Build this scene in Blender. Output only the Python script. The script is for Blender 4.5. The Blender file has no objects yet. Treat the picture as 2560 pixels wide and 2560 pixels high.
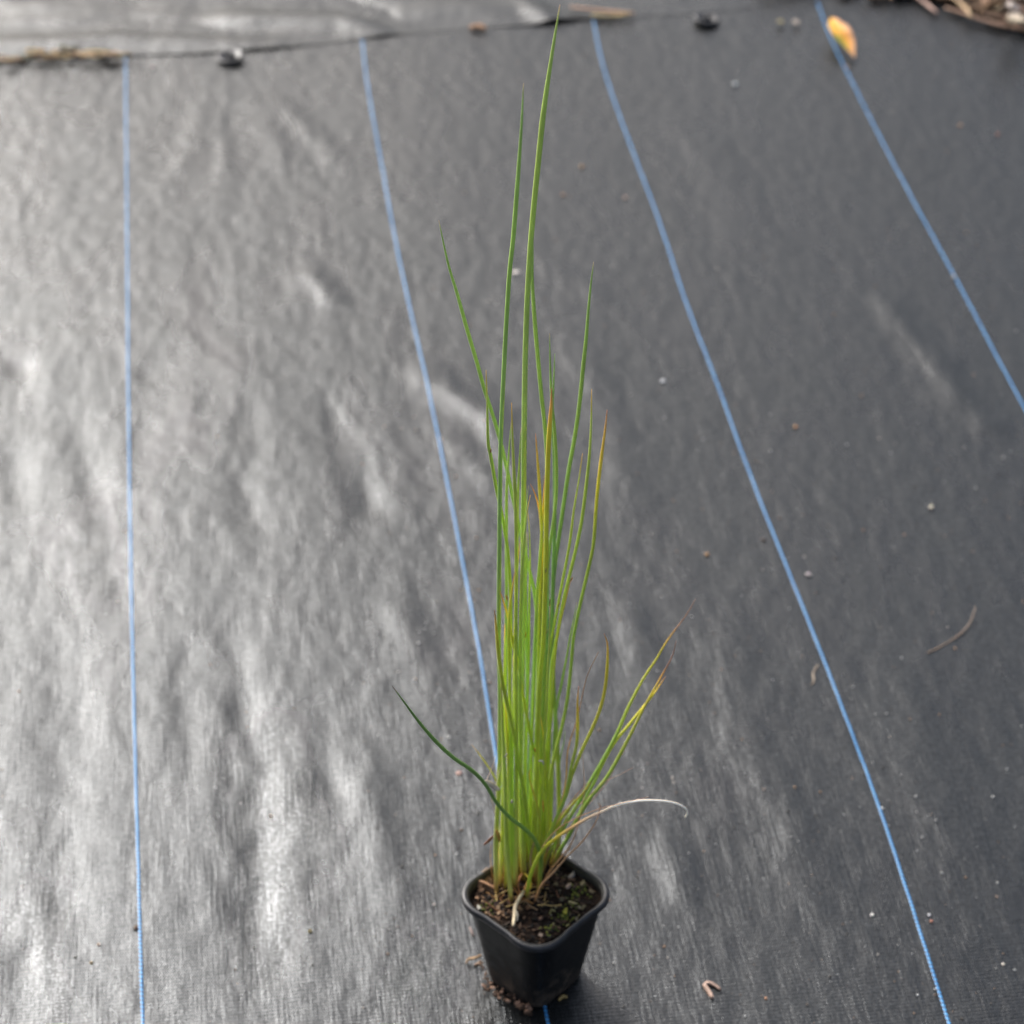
import bpy, bmesh, math, random
import numpy as np
from mathutils import Vector, Matrix

random.seed(7); rng = np.random.default_rng(11)
SC = bpy.context.scene
COL = SC.collection
R = math.radians

# ------------------------------------------------------------ camera
FPX = 6013.0; TH = R(37.7); CH = 1.39          # focal length in photo pixels, pitch, camera height
cam = bpy.data.cameras.new('camera'); camo = bpy.data.objects.new('camera', cam); COL.objects.link(camo)
camo.location = (0, 0, CH); camo.rotation_euler = (R(90) - TH, 0, 0)
cam.sensor_fit = 'HORIZONTAL'; cam.sensor_width = 14.9; cam.lens = 35.0
cam.clip_start = .05; cam.clip_end = 400
cam.dof.use_dof = True; cam.dof.focus_distance = 1.47; cam.dof.aperture_fstop = 3.6
SC.camera = camo

# ------------------------------------------------------------ light: bright overcast, light from the back left
SUN_EL, SUN_AZ = 40.0, -37.0                     # azimuth from +Y, clockwise seen from above
w = bpy.data.worlds.new('World'); SC.world = w; w.use_nodes = True
nt = w.node_tree; nt.nodes.clear()
sky = nt.nodes.new('ShaderNodeTexSky'); sky.sky_type = 'NISHITA'; sky.sun_disc = False
sky.sun_elevation = R(SUN_EL); sky.sun_rotation = R(SUN_AZ)
sky.air_density = 1.0; sky.dust_density = 6.0; sky.ozone_density = 1.0
hs = nt.nodes.new('ShaderNodeHueSaturation'); hs.inputs['Saturation'].default_value = 0.75
bg = nt.nodes.new('ShaderNodeBackground'); bg.inputs['Strength'].default_value = 0.085
wo = nt.nodes.new('ShaderNodeOutputWorld')
nt.links.new(sky.outputs[0], hs.inputs['Color']); nt.links.new(hs.outputs[0], bg.inputs[0]); nt.links.new(bg.outputs[0], wo.inputs[0])
sl = bpy.data.lights.new('sun', 'SUN'); sl.energy = 1.5; sl.angle = R(20); sl.color = (1.0, 1.0, 1.0)
so = bpy.data.objects.new('sun', sl); COL.objects.link(so)
sd = Vector((math.sin(R(SUN_AZ)) * math.cos(R(SUN_EL)), math.cos(R(SUN_AZ)) * math.cos(R(SUN_EL)), math.sin(R(SUN_EL))))
so.rotation_euler = sd.to_track_quat('Z', 'Y').to_euler()
SC.view_settings.view_transform = 'Standard'; SC.view_settings.look = 'None'
SC.view_settings.exposure = 1.12; SC.view_settings.gamma = 1; SC.view_settings.use_curve_mapping = False

# ------------------------------------------------------------ measuring helpers (photo pixels, 2560 square -> metres)
def ray(px, py):
    a = (px - 1280) / FPX; b = (1280 - py) / FPX
    return a, math.cos(TH) + b * math.sin(TH), -math.sin(TH) + b * math.cos(TH)
def gp(px, py, z=0.0):
    d = ray(px, py); t = (z - CH) / d[2]
    return t * d[0], t * d[1]
def dist_at(px, py, z=0.0):
    x, y = gp(px, py, z); return y * math.cos(TH) + (CH - z) * math.sin(TH)

# ------------------------------------------------------------ object helpers
def mesh_obj(name, verts, faces, m=None, parent=None, smooth=True, colors=None, kind=None):
    me = bpy.data.meshes.new(name)
    me.from_pydata([tuple(v) for v in verts], [], faces)
    if colors is not None:
        at = me.color_attributes.new('Col', 'FLOAT_COLOR', 'POINT')
        c = np.ones((len(verts), 4), dtype=np.float32); c[:, :3] = np.asarray(colors)[:, :3]
        at.data.foreach_set('color', c.ravel())
    if smooth: me.polygons.foreach_set('use_smooth', [True] * len(me.polygons))
    me.update()
    o = bpy.data.objects.new(name, me); COL.objects.link(o)
    if m: me.materials.append(m)
    if parent: o.parent = parent
    if kind: o['kind'] = kind
    return o
def grid_obj(name, X, Y, Z, m, kind=None, parent=None):
    ny, nx = X.shape
    v = np.stack([X, Y, Z], -1).reshape(-1, 3)
    i = np.arange((ny - 1) * (nx - 1)); r = i // (nx - 1); c = i % (nx - 1); a = r * nx + c
    f = np.stack([a, a + 1, a + nx + 1, a + nx], -1)
    me = bpy.data.meshes.new(name)
    me.vertices.add(len(v)); me.vertices.foreach_set('co', v.astype(np.float32).ravel())
    me.loops.add(len(f) * 4); me.loops.foreach_set('vertex_index', f.astype(np.int32).ravel())
    me.polygons.add(len(f)); me.polygons.foreach_set('loop_start', (np.arange(len(f)) * 4).astype(np.int32))
    me.polygons.foreach_set('loop_total', np.full(len(f), 4, dtype=np.int32))
    me.polygons.foreach_set('use_smooth', np.ones(len(f), dtype=bool))
    me.update(calc_edges=True); me.validate()
    me.materials.append(m)
    o = bpy.data.objects.new(name, me); COL.objects.link(o)
    if kind: o['kind'] = kind
    if parent: o.parent = parent
    return o
def tag(o, label, cat, group=None):
    o['label'] = label; o['category'] = cat
    if group: o['group'] = group
    return o

# ------------------------------------------------------------ material helpers
def mat(name):
    m = bpy.data.materials.new(name); m.use_nodes = True
    n = m.node_tree; b = n.nodes['Principled BSDF']
    return m, n, b
def N(n, t, **kw):
    x = n.nodes.new(t)
    for k, v in kw.items():
        if k in x.inputs: x.inputs[k].default_value = v
        else: setattr(x, k, v)
    return x
def ramp(n, pts):
    r = n.nodes.new('ShaderNodeValToRGB'); e = r.color_ramp.elements
    while len(e) < len(pts): e.new(.5)
    for i, (p, c) in enumerate(pts):
        e[i].position = p; e[i].color = (c[0], c[1], c[2], 1)
    return r
def L(n, a, b): n.links.new(a, b)
def mathn(n, op, a, b=None, c=None):
    x = n.nodes.new('ShaderNodeMath'); x.operation = op
    for i, s in enumerate((a, b, c)):
        if s is None: continue
        if isinstance(s, (int, float)): x.inputs[i].default_value = s
        else: L(n, s, x.inputs[i])
    return x.outputs[0]

MATROT = math.atan2(.132, 1.0)                  # the fabric's lines lean this far left of the view direction

def fabric_material(name, rot, base=(.0045, .0053, .0054), rough=.27, aniso=.65):
    m, n, b = mat(name)
    tc = N(n, 'ShaderNodeTexCoord')
    mp = N(n, 'ShaderNodeMapping'); mp.inputs['Rotation'].default_value = (0, 0, -rot)
    L(n, tc.outputs['Object'], mp.inputs[0])
    V = mp.outputs[0]
    def streak(sx, sy, detail, rough_=.55, dist=0):
        s = N(n, 'ShaderNodeMapping'); s.inputs['Scale'].default_value = (sx, sy, 1); L(n, V, s.inputs[0])
        t = N(n, 'ShaderNodeTexNoise'); t.inputs['Scale'].default_value = 1; t.inputs['Detail'].default_value = detail
        t.inputs['Roughness'].default_value = rough_; t.inputs['Distortion'].default_value = dist
        L(n, s.outputs[0], t.inputs['Vector']); return t.outputs['Fac']
    # colour: black plastic with a film of dust, patchy
    dust = streak(9, 4, 6, .65, .4)
    grain = streak(300, 190, 3, .6)
    r1 = ramp(n, [(.30, base), (.72, tuple(c * 1.9 + .005 for c in base))]); L(n, dust, r1.inputs[0])
    r2 = ramp(n, [(.35, (.82, .82, .82)), (.70, (1.3, 1.29, 1.27))]); L(n, grain, r2.inputs[0])
    mx = N(n, 'ShaderNodeMix', data_type='RGBA', blend_type='MULTIPLY'); mx.inputs[0].default_value = 1
    L(n, r1.outputs[0], mx.inputs[6]); L(n, r2.outputs[0], mx.inputs[7])
    # woven tapes; shade in the gaps is put into colour and specular
    sep = N(n, 'ShaderNodeSeparateXYZ'); L(n, V, sep.inputs[0])
    wx = mathn(n, 'SINE', mathn(n, 'MULTIPLY', sep.outputs[0], 2 * math.pi / .0020))
    wy = mathn(n, 'SINE', mathn(n, 'MULTIPLY', sep.outputs[1], 2 * math.pi / .0034))
    weave = mathn(n, 'MULTIPLY', wx, wy)
    weave = mathn(n, 'ADD', weave, mathn(n, 'MULTIPLY', wy, .6))
    wr = N(n, 'ShaderNodeMapRange'); wr.inputs[1].default_value = -1.6; wr.inputs[2].default_value = 1.4; wr.inputs[3].default_value = .45; wr.inputs[4].default_value = 1.35
    L(n, weave, wr.inputs[0])
    mw = N(n, 'ShaderNodeMix', data_type='RGBA', blend_type='MULTIPLY'); mw.inputs[0].default_value = 1
    L(n, mx.outputs[2], mw.inputs[6]); L(n, wr.outputs[0], mw.inputs[7]); L(n, mw.outputs[2], b.inputs['Base Color'])
    fine = streak(150, 95, 4, .6); mid = streak(34, 13, 3, .5, .5); tape = streak(420, 30, 1)
    h = mathn(n, 'MULTIPLY', weave, .00010)
    h = mathn(n, 'MULTIPLY_ADD', fine, .00038, h)
    h = mathn(n, 'MULTIPLY_ADD', mid, .0005, h)
    h = mathn(n, 'MULTIPLY_ADD', tape, .0003, h)
    bp = N(n, 'ShaderNodeBump'); bp.inputs['Distance'].default_value = 1.0; bp.inputs['Strength'].default_value = .8
    L(n, h, bp.inputs['Height']); L(n, bp.outputs[0], b.inputs['Normal'])
    rr = N(n, 'ShaderNodeMapRange'); rr.inputs[1].default_value = .3; rr.inputs[2].default_value = .7
    rr.inputs[3].default_value = rough - .05; rr.inputs[4].default_value = rough + .08
    L(n, dust, rr.inputs[0]); L(n, rr.outputs[0], b.inputs['Roughness'])
    b.inputs['Specular IOR Level'].default_value = .9; b.inputs['Specular Tint'].default_value = (.93, .97, 1.0, 1)
    glint = streak(620, 330, 2, .7)
    gl = N(n, 'ShaderNodeMapRange'); gl.inputs[1].default_value = .3; gl.inputs[2].default_value = .7; gl.inputs[3].default_value = .55; gl.inputs[4].default_value = 1.35; L(n, glint, gl.inputs[0])
    g2 = N(n, 'ShaderNodeMapRange'); g2.inputs[1].default_value = .3; g2.inputs[2].default_value = .7; g2.inputs[3].default_value = .75; g2.inputs[4].default_value = 1.2; L(n, grain, g2.inputs[0])
    sp_ = mathn(n, 'MULTIPLY', mathn(n, 'MULTIPLY', wr.outputs[0], gl.outputs[0]), g2.outputs[0])
    L(n, mathn(n, 'MULTIPLY', sp_, .95), b.inputs['Specular IOR Level'])
    # the flat tapes run along the sheet and spread the sheen lengthwise
    b.inputs['Anisotropic'].default_value = aniso
    tg = N(n, 'ShaderNodeCombineXYZ'); tg.inputs[0].default_value = -math.sin(rot); tg.inputs[1].default_value = math.cos(rot)
    L(n, tg.outputs[0], b.inputs['Tangent'])
    return m
fabric = fabric_material('woven_black_fabric', MATROT)
fabric_far = fabric_material('woven_black_fabric_cross', MATROT + R(90), aniso=.2)

def thread_material():
    m, n, b = mat('blue_tape')
    tc = N(n, 'ShaderNodeUVMap'); tc.uv_map = 'uv'
    sep = N(n, 'ShaderNodeSeparateXYZ'); L(n, tc.outputs[0], sep.inputs[0])
    # u across (0..1, two tapes), v along in metres: tape goes over and under the weft
    a = mathn(n, 'MULTIPLY', sep.outputs[1], 2 * math.pi / .0042)
    ph = mathn(n, 'MULTIPLY', sep.outputs[0], 2.0)
    s = mathn(n, 'SINE', mathn(n, 'ADD', a, ph))
    mr = N(n, 'ShaderNodeMapRange'); mr.inputs[1].default_value = -.7; mr.inputs[2].default_value = .1; L(n, s, mr.inputs[0])
    ns = N(n, 'ShaderNodeTexNoise', Scale=60.0); ns.inputs['Detail'].default_value = 4
    g = N(n, 'ShaderNodeTexCoord'); L(n, g.outputs['Object'], ns.inputs['Vector'])
    rc = ramp(n, [(.3, (.030, .25, .58)), (.7, (.08, .36, .70))]); L(n, ns.outputs['Fac'], rc.inputs[0])
    mx = N(n, 'ShaderNodeMix', data_type='RGBA'); L(n, mr.outputs[0], mx.inputs[0])
    mx.inputs[6].default_value = (.035, .07, .16, 1); L(n, rc.outputs[0], mx.inputs[7])
    L(n, mx.outputs[2], b.inputs['Base Color']); b.inputs['Roughness'].default_value = .40; b.inputs['Specular IOR Level'].default_value = .5
    return m
blue = thread_material()

def noisy(name, pts, scale, rough=.8, bump=.3, bscale=None, spec=.3, dist=.002):
    m, n, b = mat(name)
    tc = N(n, 'ShaderNodeTexCoord')
    t = N(n, 'ShaderNodeTexNoise', Scale=scale); t.inputs['Detail'].default_value = 6; t.inputs['Roughness'].default_value = .65
    L(n, tc.outputs['Object'], t.inputs['Vector'])
    r = ramp(n, pts); L(n, t.outputs['Fac'], r.inputs[0]); L(n, r.outputs[0], b.inputs['Base Color'])
    t2 = N(n, 'ShaderNodeTexNoise', Scale=bscale or scale * 3); t2.inputs['Detail'].default_value = 5
    L(n, tc.outputs['Object'], t2.inputs['Vector'])
    bp = N(n, 'ShaderNodeBump'); bp.inputs['Strength'].default_value = bump; bp.inputs['Distance'].default_value = dist
    L(n, t2.outputs['Fac'], bp.inputs['Height']); L(n, bp.outputs[0], b.inputs['Normal'])
    b.inputs['Roughness'].default_value = rough; b.inputs['Specular IOR Level'].default_value = spec
    return m
def attr_mat(name, rough=.45, spec=.5, nscale=300, amt=.25, trans=0.0, bump=0.0):
    m, n, b = mat(name)
    a = N(n, 'ShaderNodeAttribute'); a.attribute_name = 'Col'
    tc = N(n, 'ShaderNodeTexCoord')
    mp = N(n, 'ShaderNodeMapping'); mp.inputs['Scale'].default_value = (1, 1, .12); L(n, tc.outputs['Object'], mp.inputs[0])
    t = N(n, 'ShaderNodeTexNoise', Scale=nscale); t.inputs['Detail'].default_value = 3; L(n, mp.outputs[0], t.inputs['Vector'])
    r = ramp(n, [(.25, (1 - amt,) * 3), (.75, (1 + amt,) * 3)]); L(n, t.outputs['Fac'], r.inputs[0])
    mx = N(n, 'ShaderNodeMix', data_type='RGBA', blend_type='MULTIPLY'); mx.inputs[0].default_value = 1
    L(n, a.outputs['Color'], mx.inputs[6]); L(n, r.outputs[0], mx.inputs[7]); L(n, mx.outputs[2], b.inputs['Base Color'])
    b.inputs['Roughness'].default_value = rough; b.inputs['Specular IOR Level'].default_value = spec
    if bump:
        bp = N(n, 'ShaderNodeBump'); bp.inputs['Strength'].default_value = bump; bp.inputs['Distance'].default_value = .0006
        L(n, t.outputs['Fac'], bp.inputs['Height']); L(n, bp.outputs[0], b.inputs['Normal'])
    if trans:
        b.inputs['Subsurface Weight'].default_value = trans
        b.inputs['Subsurface Radius'].default_value = (.5, 1, .2); b.inputs['Subsurface Scale'].default_value = .0012
    return m
stem_m = attr_mat('rush_skin', .30, .9, 900, .16, 0)
dry_m = attr_mat('dry_blade_skin', .65, .3, 700, .3)
debris_m = attr_mat('debris_skin', .6, .5, 500, .3)
leaf_m = attr_mat('leaf_skin', .45, .5, 60, .15)
chip_m = attr_mat('chip_skin', .8, .3, 250, .4, bump=.6)

def pot_material():
    m, n, b = mat('black_pot_plastic')
    tc = N(n, 'ShaderNodeTexCoord'); sep = N(n, 'ShaderNodeSeparateXYZ'); L(n, tc.outputs['Object'], sep.inputs[0])
    t = N(n, 'ShaderNodeTexNoise', Scale=70.0); t.inputs['Detail'].default_value = 8; t.inputs['Roughness'].default_value = .7
    L(n, tc.outputs['Object'], t.inputs['Vector'])
    # splashed soil dust, thickest near the foot of the pot
    mr = N(n, 'ShaderNodeMapRange'); mr.inputs[1].default_value = .062; mr.inputs[2].default_value = 0; L(n, sep.outputs[2], mr.inputs[0])
    d = mathn(n, 'MULTIPLY', mr.outputs[0], mathn(n, 'SUBTRACT', t.outputs['Fac'], .30))
    d = mathn(n, 'ADD', mathn(n, 'MULTIPLY', d, 1.3), mathn(n, 'MULTIPLY', mathn(n, 'SUBTRACT', t.outputs['Fac'], .5), .5))
    r = ramp(n, [(0, (.006, .006, .0065)), (.16, (.012, .0115, .011)), (.42, (.085, .062, .046))]); L(n, d, r.inputs[0])
    L(n, r.outputs[0], b.inputs['Base Color'])
    rr = N(n, 'ShaderNodeMapRange'); rr.inputs[3].default_value = .42; rr.inputs[4].default_value = .8; b.inputs['Specular IOR Level'].default_value = .35; L(n, d, rr.inputs[0]); rr.inputs[2].default_value = .4
    L(n, rr.outputs[0], b.inputs['Roughness'])
    mp2 = N(n, 'ShaderNodeMapping'); mp2.inputs['Scale'].default_value = (1, 1, .25); L(n, tc.outputs['Object'], mp2.inputs[0])
    t3 = N(n, 'ShaderNodeTexNoise', Scale=220.0); t3.inputs['Detail'].default_value = 8; t3.inputs['Roughness'].default_value = .75; L(n, mp2.outputs[0], t3.inputs['Vector'])
    rs = ramp(n, [(.60, (0, 0, 0)), (.74, (.045, .040, .036))]); L(n, t3.outputs['Fac'], rs.inputs[0])
    ad = N(n, 'ShaderNodeMix', data_type='RGBA', blend_type='ADD'); ad.inputs[0].default_value = 1
    L(n, r.outputs[0], ad.inputs[6]); L(n, rs.outputs[0], ad.inputs[7]); L(n, ad.outputs[2], b.inputs['Base Color'])
    t2 = N(n, 'ShaderNodeTexNoise', Scale=260.0); L(n, tc.outputs['Object'], t2.inputs['Vector'])
    bp = N(n, 'ShaderNodeBump'); bp.inputs['Strength'].default_value = .25; bp.inputs['Distance'].default_value = .0006
    L(n, t2.outputs['Fac'], bp.inputs['Height']); L(n, bp.outputs[0], b.inputs['Normal'])
    return m
pot_m = pot_material()
peg_m = noisy('peg_plastic', [(.3, (.025, .025, .027)), (.7, (.055, .055, .058))], 120, .34, .2, spec=.5)
soil_m = noisy('potting_mix', [(.30, (.004, .003, .0025)), (.50, (.018, .011, .008)), (.62, (.050, .030, .019)), (.74, (.13, .085, .05))], 260, .9, .9, 500, .15, .003)
earth_m = noisy('earth', [(.35, (.03, .02, .014)), (.6, (.08, .052, .035)), (.8, (.16, .11, .07))], 30, .95, 1.0, 80, .2, .01)
green_m = noisy('outer_grass_ground', [(.35, (.02, .03, .012)), (.7, (.06, .08, .03))], 3, .95, .5, 40, .2, .02)

# ------------------------------------------------------------ value noise for the lie of the fabric
LAT = rng.random((256, 256))
def vnoise(x, y):
    xi = np.floor(x).astype(int); yi = np.floor(y).astype(int); fx = x - xi; fy = y - yi
    fx = fx * fx * (3 - 2 * fx); fy = fy * fy * (3 - 2 * fy)
    g = lambda a, b: LAT[a & 255, b & 255]
    return (g(xi, yi) * (1 - fx) + g(xi + 1, yi) * fx) * (1 - fy) + (g(xi, yi + 1) * (1 - fx) + g(xi + 1, yi + 1) * fx) * fy - .5
CR, SR = math.cos(MATROT), math.sin(MATROT)
# hand-placed creases: photo pixels of both ends, half width and height in metres (ridge bright on its left side)
CREASES = [(1040, 930, 1250, 1060, .016, .0070), (1230, 1060, 1345, 1310, .010, .0050), (1100, 1090, 1230, 1230, .012, .0035),
           (2200, 740, 2340, 900, .012, .0050), (2330, 890, 2490, 1080, .014, .0065), (1660, 2100, 1740, 2260, .009, .0050),
           (775, 680, 850, 770, .010, .0045), (1380, 660, 1500, 760, .012, .0030), (1430, 870, 1600, 1250, .014, .0035),
           (60, 880, 45, 1250, .012, -.0045), (205, 1090, 300, 1500, .012, -.0040), (150, 1640, 190, 2350, .013, -.0042),
           (470, 1640, 480, 1900, .010, -.0040), (590, 1640, 670, 2480, .015, -.0062), (610, 1000, 630, 1330, .012, -.0040),
           (820, 1000, 930, 1300, .013, -.0045), (800, 1770, 850, 2000, .010, -.0040), (520, 250, 420, 500, .010, .0025),
           (640, 260, 720, 420, .010, .0028), (690, 250, 860, 420, .009, .0028), (560, 260, 560, 520, .008, .0022),
           (1820, 1560, 1900, 1900, .014, .0025), (1900, 1880, 2050, 2260, .016, .0028), (2250, 1700, 2420, 2200, .02, .003),
           (1560, 1500, 1640, 1760, .012, .003), (380, 900, 360, 1150, .014, -.003), (900, 1900, 1010, 2300, .014, .0035),
           (60, 2380, 80, 2560, .01, -.004), (1000, 1500, 1090, 1800, .012, .0035), (1700, 300, 1900, 620, .02, .003)]
def lie(X, Y):
    X = np.asarray(X, float); Y = np.asarray(Y, float)
    U = X * CR + Y * SR; V = -X * SR + Y * CR
    left = 1 / (1 + np.exp((U - .12) / .09))                      # more rumpled on the left half
    z = .0030 * vnoise(U * 4 + 9, V * 1.6) + .012 * vnoise(U * 1.1 + 3, V * .8 + 5)
    z = z + .27 * (.0024 * vnoise(U * 26 + 40 + 2 * vnoise(U * 5, V * 5), V * 6.0 + 7) + .0018 * vnoise(U * 60 + 1.7, V * 17 + 3) * 1.0) * (.35 + .65 * left)
    z = z + .0007 * vnoise(U * 120 + 5, V * 60)
    for x0, y0, x1, y1, wd, am in CREASES:
        a = np.array(gp(x0, y0)); b = np.array(gp(x1, y1)); d = b - a; l = np.hypot(*d); d = d / l
        s = (X - a[0]) * d[0] + (Y - a[1]) * d[1]; q = (X - a[0]) * d[1] - (Y - a[1]) * d[0]
        q = q + .012 * vnoise(s * 14 + x0, s * 0 + 3)
        env = np.exp(-np.maximum(0, np.abs(s - l / 2) - l * .32) ** 2 / (2 * (l * .16) ** 2))
        z = z + .34 * am * env * np.exp(-q * q / (2 * wd * wd)) * (1 + .8 * vnoise(s * 30 + y0, q * 30))
    # flat under the pot
    r2 = (X - .0173) ** 2 + (Y - 1.2265) ** 2
    k = np.exp(-r2 / (2 * .05 ** 2))
    return z * (1 - k) - .0
def axis(a, b, step, lo, hi):
    mid = list(np.arange(a, b + step / 2, step)); s = step; L_ = []; x = a
    while x > lo: s *= 1.18; x -= s; L_.append(x)
    s = step; Rr = []; x = mid[-1]
    while x < hi: s *= 1.18; x += s; Rr.append(x)
    return np.array(L_[::-1] + mid + Rr)

# ------------------------------------------------------------ the setting
xs = axis(-.80, .80, .0045, -3.2, 3.2); ys = axis(1.05, 3.02, .006, -2.5, 3.12)
X, Y = np.meshgrid(xs, ys)
near = grid_obj('ground_cover_fabric', X, Y, lie(X, Y), fabric, 'structure')

def strip(pxs, half, parent, m, zf, lift=.0009, name='marker_thread'):
    pts = np.array([gp(*p) for p in pxs])
    s = np.concatenate([[0], np.cumsum(np.hypot(*np.diff(pts, axis=0).T))])
    t = np.arange(0, s[-1], .008); px_ = np.interp(t, s, pts[:, 0]); py_ = np.interp(t, s, pts[:, 1])
    # smooth
    k = np.ones(15) / 15; pad = lambda a: np.concatenate([a[0] + (a[0] - a[7:0:-1]), a, a[-1] + (a[-1] - a[-2:-9:-1])])
    px_ = np.convolve(pad(px_), k, 'valid'); py_ = np.convolve(pad(py_), k, 'valid')
    dx = np.gradient(px_); dy = np.gradient(py_); l = np.hypot(dx, dy); nx, ny = dy / l, -dx / l
    px_ = px_ + .0004 * np.array([float(vnoise(np.array(a * 40), np.array(3.3))) for a in t])
    vs = []; fs = []; uv = []
    for i in range(len(t)):
        for j, q in enumerate((-1, 0, 1)):
            x = px_[i] + nx[i] * half * q; y = py_[i] + ny[i] * half * q
            vs.append((x, y, float(zf(x, y)) + lift + (.0005 if q == 0 else 0)))
        if i:
            a = (i - 1) * 3; fs += [(a, a + 1, a + 4, a + 3), (a + 1, a + 2, a + 5, a + 4)]
    o = mesh_obj(name, vs, fs, m, parent)
    ul = o.data.uv_layers.new(name='uv')
    for lp in o.data.loops:
        i = lp.vertex_index; ul.data[lp.index].uv = ((i % 3) / 2, t[i // 3])
    return o
LINES = [[(315, 151), (315, 170), (318, 500), (321, 900), (325, 1250), (331, 1600), (341, 2000), (350, 2300), (357, 2560), (364, 2800)],
         [(906, 108), (907, 125), (914, 190), (930, 290), (958, 440), (982, 580), (1013, 730), (1053, 900), (1098, 1110), (1143, 1340), (1200, 1640), (1240, 1900), (1300, 2200), (1370, 2560), (1415, 2800)],
         [(1484, 51), (1486, 65), (1497, 130), (1530, 240), (1590, 400), (1651, 560), (1715, 760), (1790, 950), (1880, 1200), (1960, 1400), (2040, 1600), (2110, 1780), (2210, 2050), (2290, 2300), (2372, 2560), (2450, 2800)],
         [(2044, 0), (2050, 20), (2075, 90), (2130, 200), (2200, 340), (2290, 510), (2390, 690), (2500, 900), (2560, 1010), (2760, 1390), (2960, 1790)]]
for ln in LINES: strip(ln, .0011, near, blue, lie)

# far sheet lying over the near one's edge, with folds running across
SEAM = [(-1500, 215), (-300, 178), (0, 166), (150, 158), (300, 148), (450, 144), (560, 138), (700, 128), (820, 115), (950, 100), (1120, 84), (1300, 68), (1480, 48), (1700, 35), (1890, 14), (1990, 4), (2120, -8)]
SW = np.array([gp(*p) for p in SEAM])
def seam_y(x): return np.interp(x, SW[:, 0], SW[:, 1])
fx = axis(-.85, .33, .006, -3.2, .34)
tv = np.concatenate([[0, .0004, .002, .005], np.arange(.01, .55, .008), .55 + np.cumsum(1.25 ** np.arange(12) * .02)])
FX = np.repeat(fx[None, :], len(tv), 0); TV = np.repeat(tv[:, None], len(fx), 1)
FY = seam_y(FX) + TV + .004 * vnoise(FX * 25, FX * 0 + 2) + .0012 * vnoise(FX * 400, FX * 0)
def far_h(X, T):
    base = .003 * (1 - np.exp(-T / .25))
    z = base + (.006 * vnoise(X * 5, T * 14 + 3) + .003 * vnoise(X * 18, T * 40)) * (1 - np.exp(-T / .05))
    def ridge(pts, wd, am, left=0):
        P = np.array([gp(*p) for p in pts]); yy = np.interp(X, P[:, 0], P[:, 1]); Yv = seam_y(X) + T
        env = 1 / (1 + np.exp(-(X - P[0, 0]) / .02)) / (1 + np.exp((X - P[-1, 0]) / .02))
        return am * env * np.exp(-(Yv - yy) ** 2 / (2 * wd * wd))
    z = z + ridge([(-400, 120), (0, 98), (250, 80), (450, 82), (680, 92)], .018, -.006)
    z = z + ridge([(-400, 150), (0, 125), (300, 105), (520, 108), (700, 115)], .022, .006)
    z = z + ridge([(560, 50), (700, 45), (840, 48), (980, 78)], .024, .009)
    z = z + ridge([(640, 28), (860, 22), (1000, 70)], .020, -.009)
    z = z + ridge([(1290, 5), (1360, 40), (1400, 60)], .022, .012)
    z = z + ridge([(1000, 30), (1150, 25), (1300, 40)], .02, .006)
    return z
FZ = far_h(FX, TV) + lie(FX, FY) + .0005
FZ[0] = FZ[1]
far = grid_obj('overlapping_fabric', FX, FY, FZ, fabric_far, 'structure')
def far_z(x, y): return float(far_h(np.array(x), np.array(y - seam_y(x))) + lie(x, y) + .0005)
strip([(-700, 40), (-300, 22), (0, 8), (150, 1), (330, -8), (700, -25)], .0028, far, blue, far_z, .0012)

# soil under and beyond
gx = axis(-1.2, 1.2, .03, -60, 60); gy = axis(2.6, 4.2, .03, -30, 140)
GX, GY = np.meshgrid(gx, gy)
GZ = -.035 + .02 * vnoise(GX * 4, GY * 4) + .0 * GX
ground = grid_obj('ground', GX, GY, GZ, green_m, 'structure')
# mulch bed past the fabric on the right
mxs = np.arange(.30, 1.9, .006); mts = np.concatenate([[0, .004], np.arange(.01, .9, .008)])
MX = np.repeat(mxs[None], len(mts), 0); MT = np.repeat(mts[:, None], len(mxs), 1)
MB_ = [(1960, -30), (2060, -24), (2200, -16), (2330, -4), (2400, 16), (2470, 42), (2560, 78), (2800, 170), (3300, 300), (4200, 500)]
MW = np.array([gp(*p) for p in MB_])
MY = np.interp(MX, MW[:, 0], MW[:, 1]) + MT + .010 * vnoise(MX * 40, MX * 0) + .006 * vnoise(MX * 110, MX * 0 + 4)
def mulch_h(X, Y, T): return -.002 + .009 * (1 - np.exp(-T / .05)) + (.009 * vnoise(X * 45, Y * 45) + .006 * vnoise(X * 110, Y * 110)) * (1 - np.exp(-T / .015))
mulch_bed = grid_obj('mulch_bed', MX, MY, mulch_h(MX, MY, MT) + .002, earth_m, 'structure')

# ------------------------------------------------------------ little builders
def chip_geo(V, F, C, c, size, col, flat=.5, elong=1.6, rot=None):
    """irregular broken chip: jittered box"""
    M = (rot or Matrix.Rotation(random.uniform(0, 6.28), 3, 'Z') @ Matrix.Rotation(random.uniform(-.5, .5), 3, 'X') @ Matrix.Rotation(random.uniform(-.5, .5), 3, 'Y'))
    b = len(V)
    for k in range(8):
        p = Vector(((-1, 1)[k & 1] * elong, (-1, 1)[(k >> 1) & 1], (-1, 1)[(k >> 2) & 1] * flat)) * size * .5
        p = Vector([a * random.uniform(.35, 1.25) for a in p]); p = M @ p
        V.append((c[0] + p.x, c[1] + p.y, c[2] + p.z)); j = random.uniform(.85, 1.15); C.append([x * j for x in col])
    for f in ((0, 2, 3, 1), (4, 5, 7, 6), (0, 1, 5, 4), (2, 6, 7, 3), (0, 4, 6, 2), (1, 3, 7, 5)): F.append(tuple(b + i for i in f))
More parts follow.
